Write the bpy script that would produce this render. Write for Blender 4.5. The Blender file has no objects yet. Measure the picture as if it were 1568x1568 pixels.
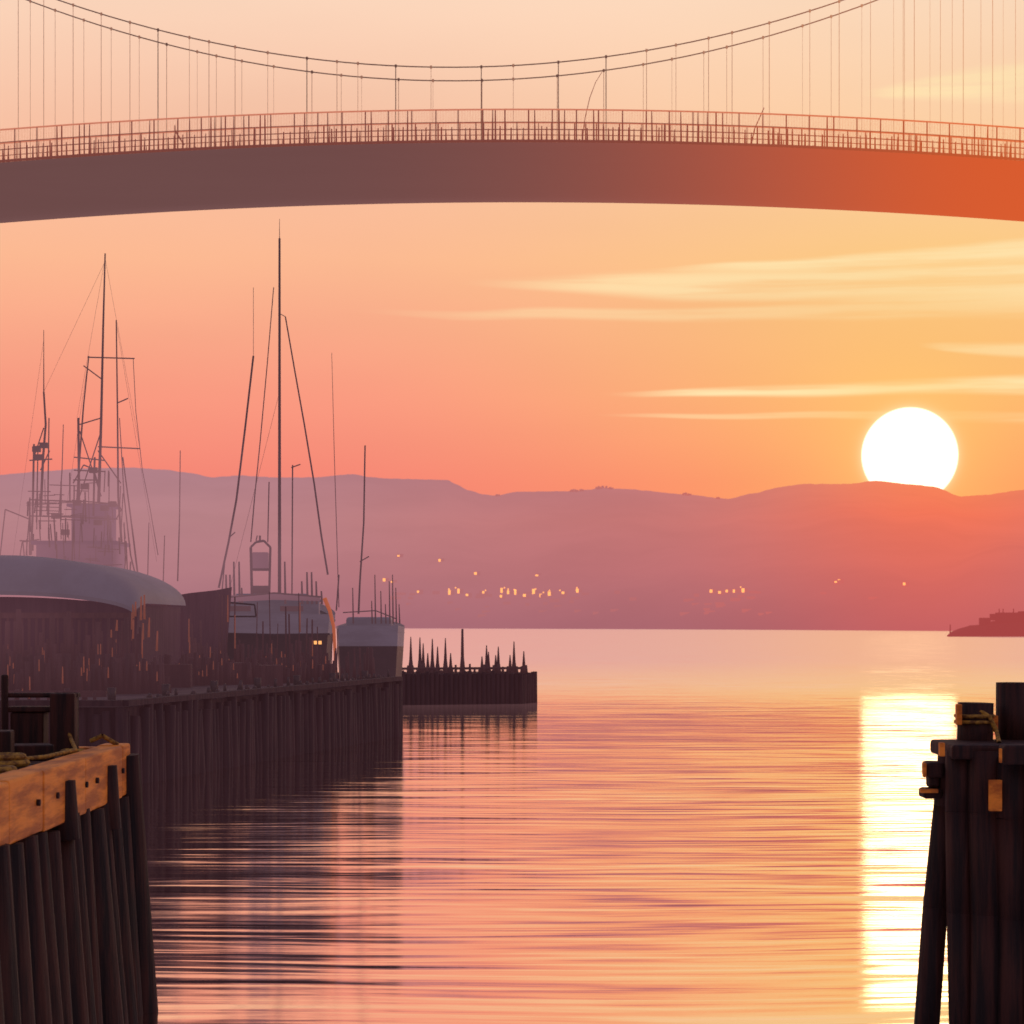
import bpy, math, random
from mathutils import Vector, noise as mnoise
random.seed(7)
sc=bpy.context.scene
K=0.2217/784.0      # tangent per image pixel
EYE=5.0
def P(u,v,Y):       # image pixel column / row at chosen depth Y -> world metres
    return Vector(((u-784)*K*Y, Y, EYE+(955-v)*K*Y))
def lin(c):
    return tuple((x/255/12.92 if x/255<=0.04045 else ((x/255+0.055)/1.055)**2.4) for x in c)+(1.0,)

# ---------------- node helpers
class NT:
    def __init__(s,nt): s.t=nt; s.n=nt.nodes; s.l=nt.links
    def set(s,inp,v):
        if isinstance(v,bpy.types.NodeSocket): s.l.new(v,inp)
        elif v is not None: inp.default_value=v
    def m(s,op,a,b=None,c=None,clamp=False):
        n=s.n.new('ShaderNodeMath'); n.operation=op; n.use_clamp=clamp
        s.set(n.inputs[0],a); s.set(n.inputs[1],b)
        if c is not None: s.set(n.inputs[2],c)
        return n.outputs[0]
    def sstep(s,x,a,b,lo=0.0,hi=1.0):
        n=s.n.new('ShaderNodeMapRange'); n.interpolation_type='SMOOTHSTEP'
        s.set(n.inputs[0],x)
        for i,v in enumerate((a,b,lo,hi)): s.set(n.inputs[i+1],v)
        return n.outputs[0]
    def gauss(s,x,c,w):
        d=s.m('DIVIDE',s.m('SUBTRACT',x,c),w)
        return s.m('EXPONENT',s.m('MULTIPLY',s.m('MULTIPLY',d,d),-1.0))
    def mix(s,f,a,b,blend='MIX'):
        n=s.n.new('ShaderNodeMix'); n.data_type='RGBA'; n.blend_type=blend
        s.set(n.inputs[0],f); s.set(n.inputs[6],a); s.set(n.inputs[7],b)
        return n.outputs[2]
    def ramp(s,x,stops):
        n=s.n.new('ShaderNodeValToRGB'); s.set(n.inputs[0],x)
        cr=n.color_ramp
        while len(cr.elements)<len(stops): cr.elements.new(0.5)
        for e,(p,c) in zip(cr.elements,stops): e.position=p; e.color=c
        return n.outputs[0]
    def noise(s,vec,scale,detail=3,rough=0.5):
        n=s.n.new('ShaderNodeTexNoise'); s.set(n.inputs['Vector'],vec)
        n.inputs['Scale'].default_value=scale; n.inputs['Detail'].default_value=detail
        n.inputs['Roughness'].default_value=rough
        return n.outputs['Fac']
    def comb(s,x,y,z):
        n=s.n.new('ShaderNodeCombineXYZ')
        for i,v in enumerate((x,y,z)): s.set(n.inputs[i],v)
        return n.outputs[0]
    def sep(s,v):
        n=s.n.new('ShaderNodeSeparateXYZ'); s.l.new(v,n.inputs[0]); return n.outputs
    def vscale(s,v,sc_):
        n=s.n.new('ShaderNodeVectorMath'); n.operation='MULTIPLY'; s.l.new(v,n.inputs[0]); n.inputs[1].default_value=sc_
        return n.outputs[0]

SUN_AZ=math.atan((1393-784)*K); SUN_EL=math.atan((955-697)*K*math.cos(SUN_AZ)); SUN_R=0.0203
SUND=Vector((math.sin(SUN_AZ)*math.cos(SUN_EL),math.cos(SUN_AZ)*math.cos(SUN_EL),math.sin(SUN_EL)))

# ---------------- world
w=bpy.data.worlds.new("World"); sc.world=w; w.use_nodes=True
nt=w.node_tree; nt.nodes.clear(); T=NT(nt)
tc=nt.nodes.new('ShaderNodeTexCoord').outputs['Generated']
x,y,z=T.sep(tc)
az=T.m('ARCTAN2',x,y); el=T.m('ARCSINE',z)
t=T.m('DIVIDE',el,0.55,clamp=True)
def S(v): return math.atan((955-v)*K)/0.55
left=T.ramp(t,[(0,lin((226,112,110))),(S(740),lin((243,130,116))),(S(600),lin((247,152,128))),(S(400),lin((249,182,144))),
   (S(200),lin((246,192,163))),(S(0),lin((250,212,186))),(0.62,lin((222,190,182))),(1,lin((140,132,158)))])
right=T.ramp(t,[(0,lin((246,116,66))),(S(740),lin((247,146,96))),(S(600),lin((248,180,110))),(S(400),lin((250,200,132))),
   (S(200),lin((248,204,162))),(S(0),lin((250,216,186))),(0.62,lin((222,190,182))),(1,lin((140,132,158)))])
fr=T.sstep(T.m('ABSOLUTE',T.m('SUBTRACT',az,SUN_AZ+0.07)),0.03,0.34,1.0,0.0)
col=T.mix(fr,left,right)
back=T.sstep(y,-0.6,0.5,1.0,0.0)
col=T.mix(T.m('MULTIPLY',back,0.6),col,lin((140,125,155)))
nv=T.comb(T.m('MULTIPLY',az,8.0),T.m('MULTIPLY',el,170.0),0.0)
nz=T.noise(nv,1.0,4,0.55)
nz2=T.noise(T.comb(T.m('MULTIPLY',az,6.0),T.m('MULTIPLY',el,30.0),3.0),1.0,2)
def AZ(u): return math.atan((u-784)*K)
cl=None
for (u0,v0,u1,v1,wd,st) in [(690,438,1568,440,36,0.72),(985,420,1568,394,16,0.8),(520,482,1568,478,16,0.40),
        (915,600,1568,597,15,1.0),(900,628,1450,648,8,0.45),(1400,530,1568,540,12,0.6),(1310,150,1568,148,30,0.7)]:
    s0,s1=AZ(u0),AZ(u1); e0,e1=math.atan((955-v0)*K),math.atan((955-v1)*K)
    f=T.m('DIVIDE',T.m('SUBTRACT',az,s0),s1-s0)
    fc=T.m('MINIMUM',T.m('MAXIMUM',f,0.0),1.6)
    c=T.m('ADD',T.m('MULTIPLY',fc,e1-e0),e0)
    c=T.m('ADD',c,T.m('MULTIPLY',T.m('SUBTRACT',nz2,0.5),0.010))
    hw=T.m('ADD',T.m('MULTIPLY',T.m('POWER',fc,0.7),wd*K),0.0004)
    d=T.m('DIVIDE',T.m('SUBTRACT',el,c),hw)
    g=T.sstep(T.m('ABSOLUTE',d),0.35,1.2,1.0,0.0)
    g=T.m('MULTIPLY',g,T.sstep(f,0.0,0.3))
    g=T.m('MULTIPLY',g,T.sstep(az,0.5,0.9,1.0,0.0))
    g=T.m('MULTIPLY',g,T.sstep(nz,0.32,0.58,0.3,1.0))
    g=T.m('MULTIPLY',g,st)
    cl=g if cl is None else T.m('ADD',cl,T.m('MULTIPLY',g,T.m('SUBTRACT',1.0,cl)))
col=T.mix(cl,col,lin((253,230,178)))
nh=T.noise(T.comb(T.m('MULTIPLY',az,3.0),T.m('MULTIPLY',el,14.0),7.0),1.0,3)
dot=nt.nodes.new('ShaderNodeVectorMath'); dot.operation='DOT_PRODUCT'; nt.links.new(tc,dot.inputs[0]); dot.inputs[1].default_value=SUND
ang=T.m('ARCCOSINE',T.m('MINIMUM',dot.outputs['Value'],1.0))
glow=T.m('EXPONENT',T.m('MULTIPLY',T.m('DIVIDE',ang,0.033),-1.0))
col=T.mix(T.m('MULTIPLY',glow,0.95,clamp=True),col,lin((255,204,112)))
halo=T.m('EXPONENT',T.m('MULTIPLY',T.m('DIVIDE',T.m('MAXIMUM',T.m('SUBTRACT',ang,SUN_R),0.0),0.0016),-1.0))
col=T.mix(T.m('MULTIPLY',halo,0.45),col,lin((255,240,190)))
disc=T.sstep(ang,SUN_R*0.97,SUN_R*1.02,1.0,0.0)
col=T.mix(disc,col,(2.2,1.8,1.25,1))
bg=nt.nodes.new('ShaderNodeBackground'); nt.links.new(col,bg.inputs[0]); nt.links.new(T.sstep(nh,0.3,0.7,0.965,1.02),bg.inputs[1])
sky=nt.nodes.new('ShaderNodeTexSky'); sky.sky_type='NISHITA'; sky.sun_disc=False
sky.sun_elevation=SUN_EL; sky.sun_rotation=SUN_AZ
bg2=nt.nodes.new('ShaderNodeBackground'); nt.links.new(sky.outputs[0],bg2.inputs[0]); bg2.inputs[1].default_value=0.0015
add=nt.nodes.new('ShaderNodeAddShader'); nt.links.new(bg.outputs[0],add.inputs[0]); nt.links.new(bg2.outputs[0],add.inputs[1])
out=nt.nodes.new('ShaderNodeOutputWorld'); nt.links.new(add.outputs[0],out.inputs[0])

# setting sun, almost entirely dimmed by the haze
sl=bpy.data.lights.new("sun",'SUN'); sl.energy=0.006; sl.angle=SUN_R*2; sl.color=(1.0,0.68,0.32)
so=bpy.data.objects.new("sun",sl); sc.collection.objects.link(so)
so.rotation_euler=(-SUND).to_track_quat('-Z','Y').to_euler()
so.location=(80,400,60)

# ---------------- materials
def mat(name,base,rough=0.7,dark=None,nscale=(1,1,1),nfreq=1.0,haze=0.0,mist=0.0,glow=0.0,emis=None,est=1.0,bump=0.0,metal=0.0,
        hz=(158,112,122),hs=(236,100,52),gw=0.13):
    m=bpy.data.materials.new(name); m.use_nodes=True; nt=m.node_tree; nt.nodes.clear(); T=NT(nt)
    geo=nt.nodes.new('ShaderNodeNewGeometry').outputs['Position']
    b=nt.nodes.new('ShaderNodeBsdfPrincipled'); b.inputs['Roughness'].default_value=rough; b.inputs['Metallic'].default_value=metal
    b.inputs['Specular IOR Level'].default_value=0.3
    if dark is not None:
        f=T.noise(T.vscale(geo,nscale),nfreq,5,0.6)
        f2=T.sstep(f,0.35,0.65)
        nt.links.new(T.mix(f2,dark+(1,),base+(1,)),b.inputs['Base Color'])
        if bump:
            bn=nt.nodes.new('ShaderNodeBump'); bn.inputs['Strength'].default_value=bump; bn.inputs['Distance'].default_value=0.05
            nt.links.new(f,bn.inputs['Height']); nt.links.new(bn.outputs[0],b.inputs['Normal'])
    else: b.inputs['Base Color'].default_value=base+(1,)
    sh=b.outputs[0]
    if emis:
        b.inputs['Emission Color'].default_value=emis+(1,); b.inputs['Emission Strength'].default_value=est
    if haze or mist or glow:  # haze, mist and sun glow painted in as emission by world position
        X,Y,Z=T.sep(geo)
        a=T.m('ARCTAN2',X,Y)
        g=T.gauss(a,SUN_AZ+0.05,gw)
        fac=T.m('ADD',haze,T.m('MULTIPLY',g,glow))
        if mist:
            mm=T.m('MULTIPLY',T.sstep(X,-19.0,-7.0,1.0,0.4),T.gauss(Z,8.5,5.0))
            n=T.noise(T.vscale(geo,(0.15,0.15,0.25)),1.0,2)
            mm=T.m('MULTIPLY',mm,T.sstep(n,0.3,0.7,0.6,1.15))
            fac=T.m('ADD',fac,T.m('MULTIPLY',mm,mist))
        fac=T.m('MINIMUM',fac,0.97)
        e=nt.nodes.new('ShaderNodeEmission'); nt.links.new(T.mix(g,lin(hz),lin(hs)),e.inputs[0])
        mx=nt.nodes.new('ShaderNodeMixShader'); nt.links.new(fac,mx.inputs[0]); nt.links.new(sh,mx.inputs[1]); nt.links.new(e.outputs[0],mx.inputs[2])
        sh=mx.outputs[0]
    o=nt.nodes.new('ShaderNodeOutputMaterial'); nt.links.new(sh,o.inputs[0])
    return m
M_wood=mat('weathered_wood',(0.050,0.015,0.009),0.7,(0.008,0.0035,0.003),(5,5,0.35),1.6,bump=0.7)
M_cap=mat('sunlit_cap_timber',(0.85,0.30,0.03),0.6,(0.42,0.12,0.015),(3,0.7,6),1.3,bump=0.5)  # orange base raised to stand in for sunlight on cap and edges
M_plank=mat('deck_planks',(0.16,0.09,0.06),0.7,(0.04,0.025,0.02),(0.6,7,1),1.5,bump=0.4)
M_rope=mat('rope',(0.42,0.26,0.04),0.8,(0.12,0.06,0.02),(8,8,8),2)
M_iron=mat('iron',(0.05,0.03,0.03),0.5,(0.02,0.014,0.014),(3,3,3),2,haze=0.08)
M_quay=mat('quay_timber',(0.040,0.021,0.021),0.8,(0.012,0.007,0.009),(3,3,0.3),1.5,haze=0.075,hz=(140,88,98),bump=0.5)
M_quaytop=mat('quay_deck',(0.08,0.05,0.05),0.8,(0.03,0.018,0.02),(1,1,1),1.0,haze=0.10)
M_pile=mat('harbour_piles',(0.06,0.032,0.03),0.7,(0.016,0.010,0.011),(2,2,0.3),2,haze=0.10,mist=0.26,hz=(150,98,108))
M_sunedge=mat('painted_sun_edge',(0.38,0.13,0.07),0.5,(0.12,0.045,0.03),(2,2,0.8),2,haze=0.25,mist=0.25,hz=(175,104,94))  # orange that paints low sun onto timber edges
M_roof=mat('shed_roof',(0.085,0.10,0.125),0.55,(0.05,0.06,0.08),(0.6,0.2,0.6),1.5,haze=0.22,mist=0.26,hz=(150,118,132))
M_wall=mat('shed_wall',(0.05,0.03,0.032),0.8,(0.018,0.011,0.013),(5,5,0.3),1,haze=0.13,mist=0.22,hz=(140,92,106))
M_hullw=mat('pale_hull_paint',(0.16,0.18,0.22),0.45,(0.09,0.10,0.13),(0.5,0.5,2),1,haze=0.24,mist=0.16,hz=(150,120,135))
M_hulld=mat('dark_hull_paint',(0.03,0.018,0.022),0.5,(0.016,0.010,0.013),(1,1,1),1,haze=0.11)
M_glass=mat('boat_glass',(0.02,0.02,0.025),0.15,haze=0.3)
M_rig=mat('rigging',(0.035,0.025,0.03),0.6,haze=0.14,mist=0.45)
M_rigm=mat('rigging_painted_mist',(0.04,0.028,0.033),0.6,haze=0.18,mist=0.55,hz=(165,115,122))
M_super=mat('superstructure_painted_mist',(0.05,0.04,0.05),0.6,(0.03,0.025,0.03),(1,1,1),1,haze=0.32,mist=0.52,hz=(158,111,124))
M_deck=mat('bridge_girder',(0.10,0.07,0.065),0.7,(0.075,0.05,0.05),(0.05,0.3,0.5),1,haze=0.54,glow=0.41,hz=(138,95,92),hs=(222,94,48),gw=0.165)  # orange glow towards the sun painted into the girder by bearing
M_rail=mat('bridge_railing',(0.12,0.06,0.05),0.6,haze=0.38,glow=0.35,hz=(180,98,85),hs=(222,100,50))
M_topr=mat('bridge_handrail',(0.3,0.14,0.1),0.6,haze=0.75,glow=0.2,hz=(226,134,106),hs=(235,120,70))
M_cab=mat('bridge_cable',(0.05,0.03,0.03),0.6,haze=0.25,glow=0.35,hz=(170,120,105),hs=(220,130,90))
M_hang=mat('bridge_hanger',(0.10,0.06,0.05),0.6,haze=0.5,glow=0.3,hz=(205,145,120),hs=(235,160,115))
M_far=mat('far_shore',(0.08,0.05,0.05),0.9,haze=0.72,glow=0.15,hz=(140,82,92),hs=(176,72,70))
M_lit=mat('lit_window',(0.8,0.5,0.2),0.5,emis=(1.0,0.42,0.12),est=1.15)
M_lampw=mat('lamp_glow',(0.8,0.5,0.2),0.5,emis=(1.0,0.42,0.12),est=1.1)
M_sunstem=mat('painted_sunlit_stem',(0.6,0.22,0.08),0.4,haze=0.45,hz=(215,112,82))  # orange tint and emission paint sunlight on the stern edge

# ---------------- mesh builder
class MB:
    def __init__(s): s.v=[]; s.f=[]; s.mi=[]; s.sm=[]
    def face(s,idx,mi=0,smooth=False): s.f.append(idx); s.mi.append(mi); s.sm.append(smooth)
    def box(s,c,size,rz=0,mi=0,tilt=0):
        b=len(s.v); ca,sa=math.cos(rz),math.sin(rz)
        for dz in (-.5,.5):
            for dx,dy in ((-.5,-.5),(.5,-.5),(.5,.5),(-.5,.5)):
                X,Y,Z=dx*size[0],dy*size[1],dz*size[2]
                Z+=X*tilt
                s.v.append((c[0]+X*ca-Y*sa,c[1]+X*sa+Y*ca,c[2]+Z))
        for q in ((0,3,2,1),(4,5,6,7),(0,1,5,4),(1,2,6,5),(2,3,7,6),(3,0,4,7)): s.face([b+i for i in q],mi)
    def cyl(s,p,q,r1,r2=None,n=8,mi=0,cap=True):
        r2=r1 if r2 is None else r2
        p=Vector(p);q=Vector(q); d=(q-p)
        if d.length<1e-6: return
        d.normalize(); a=d.orthogonal().normalized(); c=d.cross(a); b=len(s.v)
        for pt,r in ((p,r1),(q,r2)):
            for i in range(n):
                an=2*math.pi*i/n; s.v.append(tuple(pt+a*(math.cos(an)*r)+c*(math.sin(an)*r)))
        for i in range(n): s.face([b+i,b+(i+1)%n,b+n+(i+1)%n,b+n+i],mi,True)
        if cap: s.face([b+i for i in range(n)][::-1],mi); s.face([b+n+i for i in range(n)],mi)
    def line(s,pts,r,r2=None,n=6,mi=0):
        r2=r if r2 is None else r2
        L=len(pts)-1
        for i in range(L): s.cyl(pts[i],pts[i+1],r+(r2-r)*i/L,r+(r2-r)*(i+1)/L,n,mi,False)
    def prism(s,poly,z0,z1,mi=0,mtop=None):
        b=len(s.v);n=len(poly)
        for zz in (z0,z1):
            for p in poly: s.v.append((p[0],p[1],zz))
        for i in range(n): s.face([b+i,b+(i+1)%n,b+n+(i+1)%n,b+n+i],mi)
        s.face([b+n+i for i in range(n)],mi if mtop is None else mtop); s.face([b+i for i in range(n)][::-1],mi)
    def grid(s,rows,mi=0,smooth=True):
        b=len(s.v); nr=len(rows); nc=len(rows[0])
        for r in rows:
            for p in r: s.v.append(tuple(p))
        for i in range(nr-1):
            for j in range(nc-1):
                s.face([b+i*nc+j,b+i*nc+j+1,b+(i+1)*nc+j+1,b+(i+1)*nc+j],mi(i,j) if callable(mi) else mi,smooth)
    def torus(s,c,R,r,mi=0,n=24,m=8,flat=1.0):
        rows=[]
        for i in range(n+1):
            a=2*math.pi*i/n; row=[]
            for j in range(m+1):
                bb=2*math.pi*j/m
                row.append((c[0]+(R+r*math.cos(bb))*math.cos(a),c[1]+(R+r*math.cos(bb))*math.sin(a),c[2]+r*math.sin(bb)*flat))
            rows.append(row)
        s.grid(rows,mi)
    def make(s,name,mats,parent=None,bevel=0):
        me=bpy.data.meshes.new(name); me.from_pydata(s.v,[],s.f); me.update()
        if not isinstance(mats,(list,tuple)): mats=[mats]
        for m in mats: me.materials.append(m)
        me.polygons.foreach_set('material_index',s.mi); me.polygons.foreach_set('use_smooth',s.sm)
        o=bpy.data.objects.new(name,me); sc.collection.objects.link(o)
        if parent: o.parent=parent
        if bevel:
            md=o.modifiers.new('bevel','BEVEL'); md.width=bevel; md.segments=2; md.limit_method='ANGLE'
        return o
def empty(name):
    e=bpy.data.objects.new(name,None); sc.collection.objects.link(e); e.empty_display_size=1; return e

# ---------------- water
m=bpy.data.materials.new('sea_water'); m.use_nodes=True; nt=m.node_tree; nt.nodes.clear(); T=NT(nt)
pos=nt.nodes.new('ShaderNodeNewGeometry').outputs['Position']
X,Y,Z=T.sep(pos)
wob=T.noise(T.vscale(pos,(0.06,0.05,1)),1.0,2)
Yw=T.m('ADD',Y,T.m('MULTIPLY',wob,3.0))
n1=T.noise(T.comb(T.m('MULTIPLY',X,0.06),T.m('MULTIPLY',Yw,0.5),0.0),1.0,2,0.5)
n2=T.noise(T.comb(T.m('MULTIPLY',X,0.20),T.m('MULTIPLY',Yw,2.0),5.0),1.0,3,0.6)
n3=T.noise(T.comb(T.m('MULTIPLY',X,0.03),T.m('MULTIPLY',Y,0.04),9.0),1.0,2,0.5)
nx=T.noise(T.comb(T.m('MULTIPLY',X,0.7),T.m('MULTIPLY',Yw,1.6),2.0),1.0,2,0.5)
# narrow crests of the small swell
rg=T.noise(T.comb(T.m('MULTIPLY',X,0.035),T.m('MULTIPLY',Yw,0.9),12.0),1.0,1,0.5)
crest=T.sstep(T.m('ABSOLUTE',T.m('SUBTRACT',rg,0.5)),0.0,0.03,1.0,0.0)
amp=T.sstep(n3,0.35,0.65,0.75,1.15)
sy=T.m('ADD',T.m('MULTIPLY',T.m('SUBTRACT',n1,0.5),T.sstep(Y,30,110,0.07,0.08)),T.m('MULTIPLY',T.m('SUBTRACT',n2,0.5),0.17))
sy=T.m('MULTIPLY',sy,amp)
sy=T.m('ADD',sy,T.m('MULTIPLY',crest,T.sstep(Y,40,120,0.022,0.0)))
sy=T.m('ADD',sy,T.sstep(Y,27,75,-0.034,0.004))
sy=T.m('ADD',sy,T.sstep(Y,105,200,0.0,0.064))
sx=T.m('MULTIPLY',T.m('SUBTRACT',nx,0.5),0.012)
nv=T.comb(sx,T.m('MULTIPLY',sy,-1.0),1.0)
nn=nt.nodes.new('ShaderNodeVectorMath'); nn.operation='NORMALIZE'; nt.links.new(nv,nn.inputs[0])
gl=nt.nodes.new('ShaderNodeBsdfGlossy'); gl.distribution='BECKMANN'; gl.inputs['Roughness'].default_value=0.11
gl.inputs['Color'].default_value=(0.99,0.955,0.935,1)
nt.links.new(nn.outputs[0],gl.inputs['Normal'])
df=nt.nodes.new('ShaderNodeBsdfDiffuse'); df.inputs['Color'].default_value=(0.10,0.06,0.06,1)
mx=nt.nodes.new('ShaderNodeMixShader'); mx.inputs[0].default_value=0.96
nt.links.new(df.outputs[0],mx.inputs[1]); nt.links.new(gl.outputs[0],mx.inputs[2])
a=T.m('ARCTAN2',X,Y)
hc=T.mix(T.gauss(a,SUN_AZ,0.07),lin((220,160,164)),lin((240,172,150)))  # pink haze painted over the distant water as emission
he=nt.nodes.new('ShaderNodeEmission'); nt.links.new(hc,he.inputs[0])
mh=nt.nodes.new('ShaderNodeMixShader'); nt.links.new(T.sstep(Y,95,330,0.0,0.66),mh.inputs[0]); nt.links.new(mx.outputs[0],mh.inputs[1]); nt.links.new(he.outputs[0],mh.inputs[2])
o=nt.nodes.new('ShaderNodeOutputMaterial'); nt.links.new(mh.outputs[0],o.inputs[0])
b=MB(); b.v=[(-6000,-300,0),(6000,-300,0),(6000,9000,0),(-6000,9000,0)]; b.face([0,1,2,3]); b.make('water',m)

# ---------------- hills
ridge=[(-1400,700),(-700,735),(-300,715),(0,727),(60,722),(130,717),(200,716),(250,719),(290,724),(325,731),(365,728),(420,731),(480,731),(540,726),(570,731),(600,733),(685,735),(700,742),(715,750),(740,757),
 (760,759),(790,753),(880,752),(925,747),(960,749),(1050,757),(1115,764),(1150,756),(1200,745),(1230,741),(1300,741),(1340,736),(1400,742),(1430,745),(1470,760),(1505,758),(1568,750),(1800,725),(2300,740),(3000,700)]
def ridge_v(u):
    for (a,b_),(c,d) in zip(ridge,ridge[1:]):
        if a<=u<=c:
            f=(u-a)/(c-a); f=f*f*(3-2*f)*0.6+f*0.4; return b_+(d-b_)*f
    return 720
def base_d(u): 
    f=max(0,min(1,(u-600)/900)); return 2500-1000*f
RD=4200.
def terr(u,f):
    Y=base_d(u)*(1-f)+RD*f
    vr=ridge_v(u)+0.8*mnoise.noise(Vector((u*0.09,0,0)))+0.5*mnoise.noise(Vector((u*0.3,5,0)))
    H=(955-vr)*K*RD+EYE
    h=H*(0.08*min(1,f*12)+0.92*f**1.15)+14*mnoise.noise(Vector((u*0.012,f*3,1)))*min(1,f*4)*(1-f)*2
    return Vector(((u-784)*K*Y,Y,h-1.0*(f==0)))
b=MB(); us=[u for u in range(-1300,2900,4)]
rows=[[terr(u,f/16) for u in us] for f in range(17)]
rows.append([Vector((p.x*1.3,p.y*1.3,p.z*0.3)) for p in rows[-1]])
b.grid(rows)
m=bpy.data.materials.new('hills_painted_haze'); m.use_nodes=True; nt=m.node_tree; nt.nodes.clear(); T=NT(nt)
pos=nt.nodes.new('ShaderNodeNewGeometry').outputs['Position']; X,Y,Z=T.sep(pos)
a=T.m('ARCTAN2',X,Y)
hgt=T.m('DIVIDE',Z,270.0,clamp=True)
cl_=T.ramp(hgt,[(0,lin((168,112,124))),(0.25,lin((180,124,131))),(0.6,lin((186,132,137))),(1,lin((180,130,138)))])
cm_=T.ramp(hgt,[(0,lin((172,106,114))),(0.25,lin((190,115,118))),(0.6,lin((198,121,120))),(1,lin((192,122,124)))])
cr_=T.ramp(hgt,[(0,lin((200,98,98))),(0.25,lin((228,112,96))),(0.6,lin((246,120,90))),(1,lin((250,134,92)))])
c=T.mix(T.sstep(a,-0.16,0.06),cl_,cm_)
c=T.mix(T.gauss(a,SUN_AZ+0.015,0.080),c,cr_)  # haze and sun glow painted as emission by bearing and height
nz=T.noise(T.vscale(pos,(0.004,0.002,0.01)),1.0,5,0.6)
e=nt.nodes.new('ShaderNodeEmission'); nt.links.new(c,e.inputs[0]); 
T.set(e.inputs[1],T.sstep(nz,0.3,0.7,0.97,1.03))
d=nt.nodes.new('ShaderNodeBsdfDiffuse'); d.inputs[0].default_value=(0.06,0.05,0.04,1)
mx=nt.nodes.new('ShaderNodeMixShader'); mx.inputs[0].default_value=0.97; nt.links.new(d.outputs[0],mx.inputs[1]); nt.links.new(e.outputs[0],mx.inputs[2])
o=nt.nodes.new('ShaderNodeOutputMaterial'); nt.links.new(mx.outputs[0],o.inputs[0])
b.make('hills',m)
b=MB()
for u,s_ in ((877,5),(883,3),(918,6),(925,5),(935,4),(1050,5),(1056,3),(762,3),(1100,3),(891,3)):
    p=terr(u,0.985)
    for k in range(14):
        q=p+Vector((random.uniform(-1,1)*s_,random.uniform(-5,5),random.uniform(0.0,0.8)*s_*0.8))
        b.cyl(q,q+Vector((random.uniform(-1,1),0,2.5)),1.8,0.6,5)
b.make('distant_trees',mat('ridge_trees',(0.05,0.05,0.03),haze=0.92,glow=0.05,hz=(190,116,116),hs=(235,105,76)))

# ---------------- shore houses with lit windows
def on_terr(u,v):
    lo,hi=0,1
    for _ in range(30):
        f=(lo+hi)/2; p=terr(u,f)
        if (p.z-EYE)/(p.y*K)>955-v: hi=f
        else: lo=f
    return terr(u,lo)
hb=MB(); lb=MB()
lights=[(688,906,9),(702,904,9),(740,908,10),(768,904,12),(767,912,5),(778,906,8),(789,907,13),(803,911,6),(817,906,13),(828,911,7),(841,908,8),(862,908,8),(884,904,9),
 (1089,904,6),(1102,906,5),(1113,904,5),(1124,904,6),(1138,903,8),(1285,888,5),(1385,893,5),(673,857,5),(728,877,5),(822,880,3),(610,850,3),(588,887,6),(600,890,3),(715,910,4),(1280,890,3),(640,905,4)]
for u,v,s_ in lights:
    p=on_terr(u,v+4); kk=K*p.y
    wd=9*kk
    hb.box((p.x+2,p.y+8,p.z+2.5*kk),(wd,10,7*kk))
    lb.box((p.x,p.y+1.5,p.z+3*kk),(random.uniform(3,4.4)*kk,1.0,s_*0.8*kk))
    if s_>6: lb.box((p.x+random.uniform(-5,5)*kk,p.y+1.5,p.z+8*kk),(2*kk,1.0,2*kk))
for i in range(60):
    u=random.choice((random.uniform(640,900),random.uniform(1060,1180),random.uniform(600,1350)))
    p=on_terr(u,random.uniform(905,945)); kk=K*p.y
    hb.box((p.x,p.y+8,p.z+1.5*kk),(random.uniform(6,16)*kk,10,random.uniform(3,6)*kk))
town=empty('shore_town')
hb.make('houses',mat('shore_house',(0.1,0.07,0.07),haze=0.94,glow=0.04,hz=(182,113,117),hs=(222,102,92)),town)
lb.make('lit_windows',M_lit,town)

# ---------------- headland on the right
b=MB()
prof=[(1450,974),(1456,969),(1468,963),(1485,958),(1500,957),(1520,951),(1545,949),(1568,948),(1620,944),(1800,940),(2300,930)]
rows=[]
for dy,hf in ((0,0.0),(4,0.75),(25,1.0),(70,1.0),(140,0.0)):
    row=[]
    for u,v in prof:
        p=P(u,v,884); row.append((p.x*(884+dy)/884,884+dy,-0.3+(p.z)*hf+0.4*random.random()*hf))
    rows.append(row)
b.grid(rows,smooth=False)
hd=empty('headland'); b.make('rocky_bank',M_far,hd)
b=MB()
for u,v,wd,hh in ((1508,946,10,16),(1524,940,9,10),(1545,938,34,14),(1573,936,20,16),(1600,932,26,20)):
    p=P(u,v,900); b.box((p.x,900,p.z-hh*K*450),(wd*K*900,10,hh*K*900))
for u in (1455,1530,1536,1552): 
    p=P(u,938 if u>1500 else 962,898); b.cyl((p.x,898,1),(p.x,898,p.z+1.5),0.3,0.2,5)
b.make('harbour_buildings',M_far,hd)

# ---------------- suspension bridge
br=empty('suspension_bridge')
Y0,Y1=160.0,164.0
def arch(X): 
    X=X-0.7
    if abs(X)>70: return -1.083e-3*4900-0.1516*(abs(X)-70)*0.6
    return -1.083e-3*X*X
ZT=EYE+(955-219)*K*Y0; ZB=EYE+(955-313)*K*Y1
xs=[-120+i*2.0 for i in range(121)]
b=MB()
sec=[(Y0-0.25,ZT),(Y0-0.25,ZT-0.35),(Y0,ZT-0.45),(Y0+0.05,ZT-2.4),(Y0+0.5,ZB+0.35),(Y0+1.1,ZB),(Y1-0.8,ZB),(Y1-0.2,ZB+0.4),(Y1,ZT-0.45),(Y1+0.25,ZT-0.35),(Y1+0.25,ZT),(Y0-0.25,ZT)]
rows=[[(X,y_,z_+arch(X)) for (y_,z_) in sec] for X in xs]
b.grid(rows,smooth=True)
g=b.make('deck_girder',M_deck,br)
b=MB(); tr=MB(); ms=MB()
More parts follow.
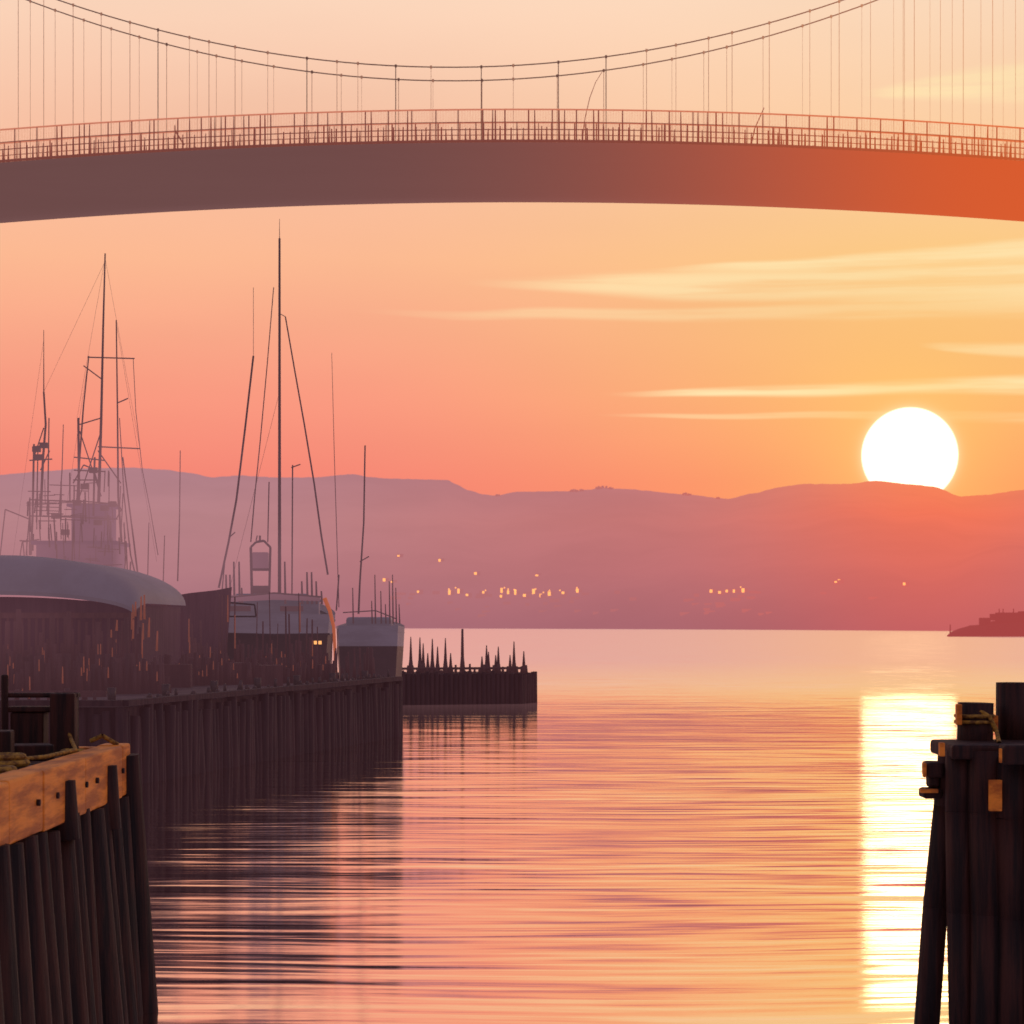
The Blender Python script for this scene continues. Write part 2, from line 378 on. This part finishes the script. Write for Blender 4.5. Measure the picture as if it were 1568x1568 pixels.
RH=51*K*Y0
for yy in (Y0-0.1,Y1+0.1):
    X=-62.0;i=0
    while X<62:
        zz=ZT+arch(X)
        jit=random.uniform(-.06,.06)
        b.cyl((X+jit,yy,zz),(X+jit,yy,zz+RH),0.055,0.045,5)
        n=random.choice((3,3,4)); 
        for j in range(1,n+1):
            xx=X+1.62*j/(n+1)+random.uniform(-.08,.08); z2=ZT+arch(xx)
            hh=RH*random.choice((0.42,0.45,0.48,0.5,0.62,0.98))
            b.cyl((xx,yy,z2),(xx+random.uniform(-.03,.03),yy,z2+hh),0.075,0.035,5)
        X+=1.62;i+=1
    for h,r in ((RH,0.055),):
        tr.line([(x_,yy,ZT+arch(x_)+h) for x_ in xs if abs(x_)<=64],r,n=6)
    for h,r in ((RH*0.62,0.03),(RH*0.40,0.035),(RH*0.06,0.09)):
        b.line([(x_,yy,ZT+arch(x_)+h) for x_ in xs if abs(x_)<=64],r,n=5)
    xx=-44.0
    while xx<44: # fine wire infill mesh
        z2=ZT+arch(xx); ms.cyl((xx,yy+.04,z2),(xx,yy+.04,z2+RH),0.010,0.010,3,cap=False); xx+=0.11
b.line([P(892,214,162),P(896,180,162),P(903,150,162),P(912,126,162),P(922,110,162)],0.035,0.02)
b.line([P(1150,222,162),P(1156,196,162),P(1170,165,162)],0.05,0.03)
b.line([P(268,235,162),P(268,192,162)],0.07,0.05); b.line([P(268,200,162),P(282,222,162)],0.06,0.05)
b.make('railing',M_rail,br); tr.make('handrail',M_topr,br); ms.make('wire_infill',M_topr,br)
XC=(690-784)*K*Y0; ZC=EYE+(955-103)*K*Y0
def cab(X): return ZC+6.3e-3*(X-XC)**2
b=MB()
cx=[-64+i*1.5 for i in range(81)]
for yy in (Y0,Y1): b.line([(x_,yy,cab(x_)) for x_ in cx],0.042,n=6)
for yy in (Y0,Y1):
    b.line([(-64,yy,cab(-64)),(-120,yy,ZT+arch(-120))],0.055); b.line([(56,yy,cab(56)),(120,yy,ZT+arch(120))],0.055)
b.make('main_cables',M_cab,br)
b=MB(); b2=MB()
for u,s_ in ((-300,1),(-210,1),(-120,1),(-50,1),(28,1),(67,1),(112,1),(155,1),(199,1),(242,2),(290,0),(320,1),(360,1),(410,0),(470,2),(516,1),(548,0),(606,2),(660,0),(737,2),(786,0),(855,2),(928,2),(990,1),(1035,0),(1085,1),(1121,1),(1178,1),(1240,0),(1285,1),(1333,0),(1383,0),(1400,1),(1440,0),(1475,1),(1520,1),(1555,0),(1620,1),(1700,1),(1800,1)):
    X=(u-784)*K*Y0; r=(0.016,0.022,0.034)[s_]
    tg=b if s_==2 else b2
    tg.cyl((X,Y0,ZT+arch(X)),(X,Y0,cab(X)),r,n=5); b2.cyl((X,Y1,ZT+arch(X)),(X,Y1,cab(X)),r*.7,n=5)
    tg.cyl((X,Y0,cab(X)-0.1),(X,Y0,cab(X)+0.1),0.075,n=6); tg.cyl((X,Y1,cab(X)-0.1),(X,Y1,cab(X)+0.1),0.075,n=6)
b.make('hangers_heavy',M_cab,br); b2.make('hangers',M_hang,br)
b=MB()
for X in (-64,56):
    for yy in (Y0-0.9,Y1+0.9): b.cyl((X,yy,-3),(X,yy,cab(X)+1),1.0,0.7,12)
    b.box((X,162,cab(X)-1),(1.2,6,1.6)); b.box((X,162,ZB+arch(X)-1.2),(1.6,6.5,1.4)); b.cyl((X,162,-3),(X,162,2.5),5,4.6,20)
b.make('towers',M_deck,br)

# ---------------- mid-ground harbour quay
qy=empty('harbour_quay')
poly=[(-70,69),(-24,71.5),(-12.0,71.0),(-5.12,102.8),(-7.5,104.5),(-15,97.5),(-70,99)]
QZ=2.42
b=MB(); b.prism(poly,-1.0,QZ); 
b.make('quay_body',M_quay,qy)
def along(p,q,step):
    p=Vector(p);q=Vector(q);n=int((q-p).length/step)
    return [p.lerp(q,i/n) for i in range(n+1)]
b=MB()
inn=[(-70,69.3),(-24,71.8),(-12.2,71.3),(-5.4,102.7),(-7.5,104.2),(-15,97.2),(-70,98.7)]
b.prism(inn,QZ+0.003,QZ+0.1); b.make('quay_deck',M_quaytop,qy)
b=MB()
for (p,q) in (((-24,71.45),(-11.95,70.9)),((-11.95,70.9),(-5.05,102.8))):
    for c in along(p,q,0.42):
        r=random.uniform(.12,.26); top=QZ+random.uniform(-.35,.12)
        b.cyl((c.x+random.uniform(-.05,.05),c.y,-1.5),(c.x+random.uniform(-.1,.1),c.y+random.uniform(-.1,.1),top),r*1.1,r*0.85,9)
    p_=Vector(p+(0,)); q_=Vector(q+(0,)); mid=(p_+q_)/2; L=(q_-p_).length; an=math.atan2(q_.y-p_.y,q_.x-p_.x)
    b.box((mid.x,mid.y,QZ+0.14),(L,0.4,0.18),an)
for c in along((-5.05,102.8),(-7.4,104.6),0.4): b.cyl((c.x,c.y,-1.5),(c.x,c.y,QZ+0.1),0.2,0.18,9)
b.make('fender_piles',M_quay,qy,)
b=MB()
for c in along((-11.6,73),(-5.3,102),0.8):
    if random.random()<.8: b.cyl((c.x-.15,c.y,QZ+0.2),(c.x-.15+random.uniform(-.04,.04),c.y,QZ+0.24+random.uniform(.05,.32)),random.uniform(.05,.12),0.05,7)
for c in along((-12.5,75),(-6,102),4.1):
    b.cyl((c.x-.5,c.y,QZ),(c.x-.5,c.y,QZ+0.5),0.13,0.15,8)
b.make('bollards',M_iron,qy)

pl=empty('harbour_pilings')
b=MB();gd=MB()
def row(p,q,n,z0,z1,r0,r1,rag=0.3,mb=b,glint=0.1):
    for i in range(n):
        t_=(i+random.uniform(-.3,.3))/n; x_=p[0]+(q[0]-p[0])*t_; y_=p[1]+(q[1]-p[1])*t_+random.uniform(-.4,.4)
        zt=z1+random.uniform(-rag,rag*0.5)
        r=random.uniform(r0,r1); mb.cyl((x_,y_,z0),(x_+random.uniform(-.08,.08),y_,zt),r,r*0.8,7)
        if random.random()<glint:  # thin orange strip painted in as the sunlit edge of a pile
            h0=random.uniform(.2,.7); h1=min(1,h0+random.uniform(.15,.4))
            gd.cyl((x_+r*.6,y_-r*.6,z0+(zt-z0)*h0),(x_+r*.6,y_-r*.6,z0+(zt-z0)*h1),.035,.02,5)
row((-23,79),(-12.2,82),110,QZ,3.75,0.05,0.15,0.45,glint=.35)
row((-23,82.5),(-13.2,83.2),90,QZ,5.0,0.05,0.12,1.1,glint=.4)
row((-14.5,90),(-7.6,98.5),90,QZ,3.6,0.05,0.13,0.5,glint=.3)
row((-16,95),(-8.5,102),90,QZ,4.1,0.04,0.11,0.7,glint=.3)
row((-22,74),(-13,74),24,QZ,2.9,0.05,0.12,0.2)
row((-8.6,101),(-6.0,103),22,QZ,3.7,0.03,0.08,0.7)
row((-16.5,92),(-13.8,95.5),30,QZ,5.9,0.03,0.09,1.2,glint=.5)
row((-14.5,96.5),(-7.5,103),26,QZ,5.6,0.02,0.05,1.6,glint=.2)
b.make('piles',M_pile,pl); gd.make('painted_sunlit_edges',M_sunedge,pl)
b=MB()
for p,q,z_ in (((-23,79.3),(-12.2,82.3),3.0),((-14.5,90.3),(-7.6,98.8),3.1),((-23,73.6),(-13,74),2.75)):
    p=Vector(p);q=Vector(q);mid=(p+q)/2; b.box((mid.x,mid.y,z_),((q-p).length,0.12,0.2),math.atan2(q.y-p.y,q.x-p.x))
    b.box((mid.x,mid.y+0.3,z_-0.35),((q-p).length,0.3,0.3),math.atan2(q.y-p.y,q.x-p.x))
for i in range(34):
    x_=random.uniform(-22,-9); y_=random.uniform(84,96); 
    if x_>-14: y_=random.uniform(90,97)
    s_=random.uniform(.4,1.1); b.box((x_,y_,QZ+0.1+s_/2),(s_*random.uniform(1,2),s_,s_),random.uniform(0,1))
b.make('walers_and_crates',M_pile,pl,)

# ---------------- curved roof boat shed
sh=empty('boat_shed')
xc,hw,ze,rise=-18.9,5.3,5.75,1.8; ya,yb=86.0,96.0
arc=[]
for i in range(33):
    a_=math.pi*i/32; arc.append((xc-math.cos(a_)*hw, math.sin(a_)))
b=MB()
def arow(y_,sx_,z0_,rs): return [(xc+(x_-xc)*sx_,y_,z0_+s_*rs) for x_,s_ in arc]
prof_=[(yb+.3,1.0,ze,rise),(ya,1.0,ze,rise),(ya-0.8,1.0,ze-.05,rise*.93),(ya-1.5,1.0,ze-.12,rise*.78),(ya-2.0,.99,ze-.22,rise*.58),(ya-2.3,.98,ze-.32,rise*.42)]
b.grid([arow(*q) for q in prof_])
q=prof_[-1]; b.grid([arow(*q),arow(q[0]+.02,q[1],q[2]-.14,q[3])],smooth=False)
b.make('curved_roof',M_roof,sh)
b=MB()
wl=[(xc-hw+0.2,QZ)]+[(x_,ze-.4+s_*rise*.35) for x_,s_ in arc[1:-1]]+[(xc+hw-0.2,QZ)]
for yy in (ya-1.9,yb):
    s0=len(b.v); b.v+= [(x_,yy,z_) for x_,z_ in wl]; b.face(list(range(s0,s0+len(wl))))
for sx_ in (-1,1): b.box((xc+sx_*(hw-.25),(ya-1.9+yb)/2,(QZ+ze)/2),(0.15,yb-ya+1.9,ze-QZ-.1))
b.make('plank_walls',M_wall,sh)
b=MB()
for i in range(38):
    x_=xc-hw+0.4+i*0.26; b.cyl((x_,ya-2.0,QZ),(x_,ya-2.0,ze-.4+random.uniform(-.3,.1)),random.uniform(.03,.06),n=5)
b.box((xc,ya-2.03,ze-0.45),(2*hw-0.5,0.12,0.2)); b.box((xc-1,ya-2.05,4),(2.6,0.1,3.0))
b.make('battens_and_door',M_pile,sh)
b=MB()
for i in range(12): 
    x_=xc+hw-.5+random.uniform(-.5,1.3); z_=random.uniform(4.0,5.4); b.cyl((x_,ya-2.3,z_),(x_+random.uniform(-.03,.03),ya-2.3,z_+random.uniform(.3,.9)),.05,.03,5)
b.make('painted_sunlit_battens',M_sunedge,sh)  # loose orange strips standing in for sun on the battens

# ---------------- boats
def hull(mbw,mbd,cx_,cy_,L,B,zd,hd_,sheer=0.8,transom=0.8,zsplit=0.62):
    ca,sa=math.cos(hd_),math.sin(hd_)
    def tf(lx,ly,z_): return (cx_+lx*ca-ly*sa, cy_+lx*sa+ly*ca, z_)
    NS=20; rl=[]
    for i in range(NS+1):
        s_=i/NS; lx=-L/2+L*s_
        wd=B/2*(transom+(1-transom)*math.sin(min(1,s_/0.45)*math.pi/2)) if s_<0.45 else B/2*math.sqrt(max(0.0004,1-((s_-0.45)/0.55)**2.2))
        zt=zd+sheer*(s_**2.5)+0.15*(1-s_)**2
        cs=[]
        for t_ in (-1,-.97,-.9,-.78,-.5,0,.5,.78,.9,.97,1):
            a_=abs(t_)
            if a_==1: zz=zt; ww=1.0
            elif a_>.95: zz=zt*zsplit; ww=0.97
            elif a_>.85: zz=zt*0.35; ww=0.9
            elif a_>.7: zz=0.0; ww=0.8
            elif a_>.3: zz=-0.7; ww=0.5
            else: zz=-1.1; ww=0
            cs.append(tf(lx+ (0.35*(zz/zt) if s_>.9 else 0)*1.5, math.copysign(ww*wd,t_),zz))
        rl.append(cs)
    mbw.grid([[r[j] for j in (0,1)] for r in rl]); mbw.grid([[r[j] for j in (9,10)] for r in rl])
    mbd.grid([[r[j] for j in range(1,10)] for r in rl])
    r=rl[0]; s0=len(mbw.v); mbw.v+=[r[0],r[1],r[9],r[10]]; mbw.face([s0,s0+1,s0+2,s0+3])
    s0=len(mbd.v); mbd.v+=r[1:10]; mbd.face(list(range(s0,s0+9)))
    mbd.grid([[Vector(r[0])-Vector((0,0,.35)),Vector(r[10])-Vector((0,0,.35))] for r in rl],smooth=False)
    return tf
sb=empty('sailboat'); hw_=MB(); hd_=MB()
HY=112.0
tf=hull(hw_,hd_,-12.1,117.0,16,6.3,5.3,math.radians(94),1.2,0.93,0.83)
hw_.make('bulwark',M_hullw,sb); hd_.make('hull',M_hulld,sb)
b=MB();gb=MB();A94=math.radians(94)
for (lx,ly,zz,sx_,sy_,sz_) in ((-4.4,0.1,5.7,4.2,5.0,0.8),(0.8,0,6.0,5.0,3.6,1.0)):
    p=tf(lx,ly,zz); b.box(p,(sx_,sy_,sz_),A94)
p=tf(-4.4,0.1,6.12); b.box(p,(4.6,5.3,0.1),A94)
b.make('cabin',M_hullw,sb,0.12)
for k in (-1.2,1.3):
    p=tf(-6.53,0.1+k,5.72); gb.box(p,(0.06,1.1,0.25),A94)
gb.make('cabin_windows',M_glass,sb)
b=MB()
b.line([P(497,916,108.6),P(505,935,108.5),P(511,960,108.5),P(513,1000,108.5),P(513,1030,108.5)],0.10,0.06,8)
b.make('stern_post',M_sunstem,sb)
b=MB()
b.line([P(333,970,108.6),P(420,972,108.4),P(505,971,108.6)],0.05,n=6)
b.line([P(330,921,108.7),P(326,960,108.6),P(322,1010,108.6)],0.09,n=6)
b.line([P(330,921,108.7),P(390,926,108.5),P(392,944,108.5),P(338,944,108.5)],0.04,n=6)
b.make('rubbing_strakes',M_hulld,sb)
b=MB()
for u in (476,483,490): p=P(u,984,108.6); b.box(p,(0.14,0.1,0.16))
b.make('stern_lights',M_lampw,sb)
r_=MB()
def L(mb,pts,Y,r,r2=None): mb.line([P(u,v,Y) for u,v in pts],r,r2)
L(r_,[(428,920),(428,640),(428,365)],HY,0.09,0.055); L(r_,[(428,365),(428,335)],HY,0.02,0.01)
L(r_,[(388,545),(376,650),(362,765),(350,830),(335,900)],HY-1,0.05,0.055)
L(r_,[(419,440),(409,560),(398,680),(390,760),(384,830)],HY+1,0.024,0.032)
L(r_,[(388,440),(388,545)],HY-1,0.012)
L(r_,[(437,485),(450,560),(466,650),(481,740),(492,820),(502,880)],HY,0.033,0.05)
L(r_,[(448,712),(447,918)],HY+2,0.035); L(r_,[(446,716),(460,711)],HY+2,0.03)
L(r_,[(428,480),(437,485)],HY,0.02)
L(r_,[(412,738),(410,830)],HY,0.03)
L(r_,[(428,600),(352,900)],HY,0.008)
L(r_,[(384,838),(386,920)],HY-1,0.07);L(r_,[(414,838),(412,920)],HY-1,0.06)
L(r_,[(384,838),(392,830),(404,828),(414,838)],HY-1,0.06); L(r_,[(386,872),(412,872)],HY-1,0.06); L(r_,[(398,828),(398,820)],HY-1,0.05); L(r_,[(392,828),(394,820)],HY-1,0.03); L(r_,[(386,903),(412,903)],HY-1,0.2)
for u,v in ((470,876),(477,876),(492,905),(340,905),(346,880),(358,860),(436,860),(462,890),(370,900),(352,880),(366,860),(484,890)): L(r_,[(u,v),(u+1,925)],HY-2,0.04,0.06)
for v in (908,): L(r_,[(335,v+8),(420,v),(492,v+6)],HY-2.2,0.04)
L(r_,[(360,815),(352,822),(345,850),(340,905)],HY-1,0.03)
r_.make('mast_and_rigging',M_rig,sb)
b=MB()
p=P(399,860,HY-.6); b.box((p.x,p.y,p.z),(0.75,0.5,0.9)); b.make('pilot_box',M_super,sb,0.05)
b=MB()
b.line([P(345,917,HY-2),P(420,914,HY-2),P(490,917,HY-2)],0.16,0.12,8); b.make('furled_sail',M_super,sb)

sb2=empty('sailboat'); hw_=MB(); hd_=MB()
tf=hull(hw_,hd_,-7.75,127,12,3.7,4.75,math.radians(92),0.5,0.85,0.78)
hw_.make('bulwark',M_hullw,sb2); hd_.make('hull',M_hulld,sb2)
b=MB(); p=tf(-2.5,0,5.0); b.box(p,(4.5,2.4,0.7),math.radians(92)); b.make('cabin',M_hullw,sb2,0.15)
r_=MB()
L(r_,[(559,682),(557,800),(551,892),(549,940)],122,0.04,0.055)
L(r_,[(508,540),(512,700),(519,930)],122,0.012,0.025); L(r_,[(551,860),(565,852)],122,0.03)
L(r_,[(519,880),(515,935)],122,0.04)
for u,v in ((574,880),(583,905),(596,890),(606,900),(611,925),(540,900),(590,925),(601,880),(569,920)): L(r_,[(u,v),(u+1,955)],121,0.025,0.045)
L(r_,[(525,938),(575,935),(608,948)],120.6,0.03)
r_.make('mast_and_rigging',M_rig,sb2)

# fishing vessel, mist painted into its materials
fb=empty('fishing_boat'); hw_=MB(); hd_=MB()
tf=hull(hw_,hd_,-20.3,107,13.5,5.0,5.4,math.radians(4),1.3,0.8,0.85)
hw_.make('bulwark',M_wall,fb); hd_.make('hull',M_wall,fb)
b=MB();FY=107.
def pbox(mb,u0,v0,u1,v1,Y,dy): 
    a_=P(u0,v0,Y); c_=P(u1,v1,Y); mb.box(((a_.x+c_.x)/2,Y,(a_.z+c_.z)/2),(abs(c_.x-a_.x),dy,abs(a_.z-c_.z)))
pbox(b,66,836,182,905,FY,3.2); pbox(b,60,830,190,836,FY,3.8); 
pbox(b,116,778,172,830,FY+.4,2.2); pbox(b,110,773,178,778,FY+.4,2.7)
b.make('wheelhouse',M_super,fb,0.05)
r_=MB()
Y=FY-1
for pts,ra,rb in (([(161,388),(158,500),(155,640),(151,770)],.035,.08),([(178,490),(180,640),(181,760),(186,830)],.03,.06),
   ([(136,545),(128,620),(122,700),(118,770)],.03,.055),([(67,505),(67,600)],.014,.03),([(67,600),(70,650),(66,700),(62,790)],.045,.07),
   ([(52,680),(50,790),(47,850)],.05,.06),([(204,550),(208,630),(218,720),(230,780),(242,850)],.016,.02),([(183,640),(190,760),(200,850),(212,900)],.02,.045),
   ([(276,690),(275,790),(272,890)],.02,.035),([(97,650),(95,720),(90,790)],.02,.03),([(120,640),(121,770)],.06,.06),([(145,700),(143,790)],.05,.05),
   ([(188,700),(205,830),(214,905)],.03,.05),([(75,640),(73,790)],.03,.04),([(58,690),(56,800)],.03,.04),([(228,800),(226,890)],.02,.03),([(252,820),(250,890)],.02,.03),([(200,860),(198,900)],.04,.04)):
    L(r_,pts,Y,ra,rb)
for pts in ([(134,547),(206,549)],[(150,684),(214,687)],[(52,684),(72,682)],[(45,705),(80,703)],[(112,735),(150,735)],[(40,850),(45,790),(115,792),(180,795)],
   [(122,650),(155,640)],[(180,617),(196,610)],[(30,855),(34,830),(60,826)],[(0,852),(8,780),(45,795)],[(110,766),(180,772)],[(150,690),(185,740)],[(45,765),(110,768)],[(45,765),(45,850)],
   [(122,660),(155,760)],[(155,660),(122,760)],[(128,560),(155,580)],[(113,700),(160,705)],[(113,720),(160,722)],[(67,655),(52,700)],[(76,690),(62,720)],
   [(30,828),(190,832)],[(35,830),(40,880)],[(60,796),(62,830)],[(190,800),(192,860)],[(178,795),(186,780),(175,770)]):
    L(r_,pts,Y,.030)
for pts in ([(161,395),(118,640)],[(161,395),(214,685)],[(67,520),(20,850)],[(178,495),(240,860)],[(161,400),(67,600)],[(136,545),(100,790)]):
    L(r_,pts,Y+.3,.006)
for i in range(60):
    u=random.uniform(40,195); v=random.uniform(720,860); L(r_,[(u,v),(u+random.uniform(-3,3),v+random.uniform(20,60))],FY-random.uniform(1.7,2.2),random.uniform(.015,.04))
for i in range(30):
    u=random.uniform(40,150); v=random.uniform(740,870); L(r_,[(u,v),(u+random.uniform(15,50),v+random.uniform(-3,3))],FY-random.uniform(1.7,2.2),.02)
for u,v in ((67,682),(56,688),(143,720),(118,770),(160,778),(172,772),(130,745),(60,700),(85,790),(100,815),(150,800)): p=P(u,v,Y); r_.box(p,(.35,.3,.25))
L(r_,[(112,740),(128,712),(143,718),(150,740)],Y,.035)
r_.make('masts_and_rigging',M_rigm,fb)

# ---------------- far jetty
jt=empty('jetty')
b=MB(); pj=[(-14,139.5),(0.55,144.0),(1.42,146.2),(-0.5,150),(-14,146)]
JZ=1.9; b.prism(pj,-1,JZ); b.make('jetty_body',M_quay,jt)
b=MB()
for p,q in (((-13,139.7),(0.55,143.9)),((0.55,143.9),(1.45,146.2))):
    for c in along(p,q,0.3): b.cyl((c.x,c.y-.02,-1),(c.x,c.y-.02,JZ+random.uniform(-.1,.2)),random.uniform(.13,.2),.14,8)
b.make('fender_piles',M_quay,jt)
b=MB()
for u,v in ((629,975),(643,976),(648,985),(662,978),(682,977),(708,963),(745,988),(748,998),(763,990),(787,982),(802,997),(670,990),(655,1000),(690,1000),(759,1003),(781,1003),(738,1005)):
    p=P(u,v,145.5); hgt_=p.z-JZ
    b.cyl((p.x,145.5,JZ),(p.x,145.5,JZ+hgt_*.35),.2 if hgt_>1.2 else .13,.11,7); b.cyl((p.x,145.5,JZ+hgt_*.3),(p.x,145.5,p.z),.11,.03 if u!=708 else .07,7)
for c in along((-10,142.5),(0.9,145.5),0.3):
    h_=random.uniform(.15,.6); b.cyl((c.x,c.y,JZ),(c.x,c.y,JZ+h_),.1,.06,6)
b.line([(-8,143.4,JZ+.3),(0.8,145.7,JZ+.3)],.08)
b.make('mooring_posts',M_pile,jt)

# ---------------- foreground timber pier (left)
pr=empty('timber_pier'); PZ=3.36
b=MB(); b.prism([(-16,3),(-5.25,3),(-5.22,29.7),(-16,29.7)],-1,PZ-0.14); b.make('pier_core',M_wood,pr)
b=MB(); yy=3.0
while yy<29.7:
    w_=random.uniform(.2,.26); b.box((-10.6,yy+w_/2,PZ-0.06+random.uniform(-.01,.01)),(10.8,w_-.02,0.12)); yy+=w_
b.make('deck_planks',M_plank,pr)
b=MB(); yy=5.
while yy<29.6:
    l_=min(random.uniform(1.2,2.6),29.85-yy); b.box((-5.10+random.uniform(-.01,.01),yy+l_/2,PZ-0.24+random.uniform(-.02,.02)),(0.34,l_-.02,0.66+random.uniform(-.05,.05)),random.uniform(-.004,.004)); yy+=l_
b.box((-10.5,29.82,PZ-0.2),(10.6,0.28,0.5))
b.make('cap_beam',M_cap,pr,0.03)
b=MB(); yy=5.3
while yy<30:
    r=random.uniform(.22,.32)
    b.cyl((-4.84+random.uniform(-.06,.06),yy,-1.5),(-5.08,yy,PZ-0.5-random.uniform(0,.12)),r*1.1,r*.75,14); yy+=random.uniform(.5,.75)
b.cyl((-4.74,29.9,-1.5),(-4.98,29.7,PZ-0.05),0.27,0.19,16)
for x_ in [-15+i*.55 for i in range(19)]: b.cyl((x_,30.0,-1.5),(x_,29.9,PZ-.4),.22,.2,10)
b.make('fender_piles',M_wood,pr)
b=MB()
for yy,h_ in ((25.6,.5),(28.3,.62)): 
    b.cyl((-4.95,yy,PZ-0.25-h_),(-4.97,yy,PZ-0.1),.16,.13,12)
for yy in (24,25.0,26.7,27.4,29.2): b.cyl((-4.95,yy,PZ-0.22),(-4.90,yy,PZ-0.22),.035,.035,8)
b.make('fender_heads',M_wood,pr)
b=MB()
b.box((-5.62,29.0,PZ+0.38),(0.31,0.31,0.78)); b.box((-6.1,29.2,PZ+0.27),(0.42,0.35,0.5)); b.box((-6.0,29.2,PZ+0.56),(0.75,0.4,0.07))
b.box((-5.9,29.1,PZ+0.74),(0.9,0.2,0.06))
b.cyl((-6.35,28.4,PZ),(-6.35,28.4,PZ+0.5),.05,.05,8)
b.cyl((-6.37,29.0,PZ),(-6.37,29.0,PZ+1.0),.05,.05,8)
b.box((-5.75,27.6,PZ+0.1),(0.5,0.5,0.2),.3); b.box((-6.1,26.8,PZ+0.2),(0.6,0.4,0.4),.1)
b.make('mooring_posts',M_wood,pr,0.02)
b=MB()
for c,R_ in (((-5.75,26.2,PZ+.06),.24),((-5.75,26.2,PZ+.13),.2),((-6.1,27.9,PZ+.06),.2),((-6.1,27.9,PZ+.14),.16),((-5.6,25.0,PZ+.06),.2),((-5.4,28.4,PZ+.06),.12)): b.torus(c,R_,.04)
b.line([(-5.7,26,PZ+.1),(-5.4,26.7,PZ+.1),(-5.25,27.8,PZ+.12),(-5.5,28.8,PZ+.2),(-5.6,29,PZ+.4)],.025)
b.line([(-5.02,29.4,PZ+.1),(-5.2,29.3,PZ+.22),(-5.35,29.3,PZ+.15)],.03)
b.make('rope_coils',M_rope,pr)

# ---------------- right mooring dolphin
dl=empty('mooring_dolphin'); b=MB()
def pile(u0,v0,Y0_,u1,Y1_,r0,r1,mb=b,n=14):
    a_=P(u0,v0,Y0_); c_=Vector(((u1-784)*K*Y1_,Y1_,-1.5)); 
    pts=[c_.lerp(a_,t_)+Vector((random.uniform(-.02,.02),0,0)) for t_ in (0,.3,.6,.85,1)]
    for i in range(4): mb.cyl(pts[i],pts[i+1],r0+(r1-r0)*i/4,r0+(r1-r0)*(i+1)/4,n)
pile(1549,1045,29.4,1552,29.4,.22,.205)
pile(1602,1060,29.5,1610,29.4,.24,.22)
pile(1492,1076,29.2,1500,29.2,.23,.225)
pile(1455,1142,28.6,1400,28.6,.16,.15)
pile(1470,1150,28.3,1474,28.3,.16,.19)
pile(1510,1150,28.1,1512,28.1,.21,.2)
pile(1548,1160,28.0,1550,28.0,.21,.2)
pile(1590,1160,27.9,1596,27.9,.22,.2)
pile(1640,1150,27.9,1650,27.9,.24,.2)
pile(1530,1150,28.8,1530,28.8,.24,.2); pile(1570,1150,28.8,1570,28.8,.24,.2); pile(1495,1150,28.8,1497,28.8,.2,.2)
b.make('piles',M_wood,dl)
b=MB()
def pb(u0,v0,u1,v1,Y,dy,mi=0):
    a_=P(u0,v0,Y); c_=P(u1,v1,Y); b.box(((a_.x+c_.x)/2,Y,(a_.z+c_.z)/2),(abs(c_.x-a_.x),dy,abs(a_.z-c_.z)),random.uniform(-.03,.03),mi)
pb(1440,1136,1700,1158,28.7,1.4); pb(1532,1140,1700,1170,27.6,.3)
pb(1415,1166,1442,1190,28.6,.4); pb(1410,1206,1440,1222,28.6,.35); pb(1420,1186,1436,1206,28.6,.3)
b.make('cap_and_walers',M_wood,dl,0.04)
b=MB(); pb(1514,1194,1534,1242,27.78,.06); pb(1464,1078,1472,1110,29.0,.12); pb(1516,1095,1526,1120,29.2,.2)
pb(1413,1168,1418,1190,28.4,.1); pb(1409,1208,1436,1214,28.4,.1); pb(1438,1137,1446,1158,27.97,.1); pb(1530,1146,1534,1168,27.44,.06)
b.make('plate_and_painted_lit_edges',M_cap,dl,0.01)  # orange plate, plus thin strips that paint sunlit timber edges
b=MB()
for k in range(2): p=P(1492,1096+k*9,29.2); b.torus(p,.235,.025)
b.line([P(1500,1088,29),P(1515,1098,29),P(1526,1120,29),P(1530,1138,28.4)],.03)
b.make('mooring_rope',M_rope,dl)

# ---------------- camera
cd=bpy.data.cameras.new('camera'); co=bpy.data.objects.new('camera',cd); sc.collection.objects.link(co)
co.location=(0,0,EYE); co.rotation_euler=(math.radians(90),0,0)
cd.sensor_width=36; cd.lens=18/0.2217; cd.shift_y=(955-784)/1568
cd.clip_start=0.5; cd.clip_end=20000
cd.dof.use_dof=True; cd.dof.focus_distance=45; cd.dof.aperture_fstop=3.2
sc.camera=co
sc.view_settings.view_transform='Standard'; sc.view_settings.look='None'; sc.view_settings.exposure=0
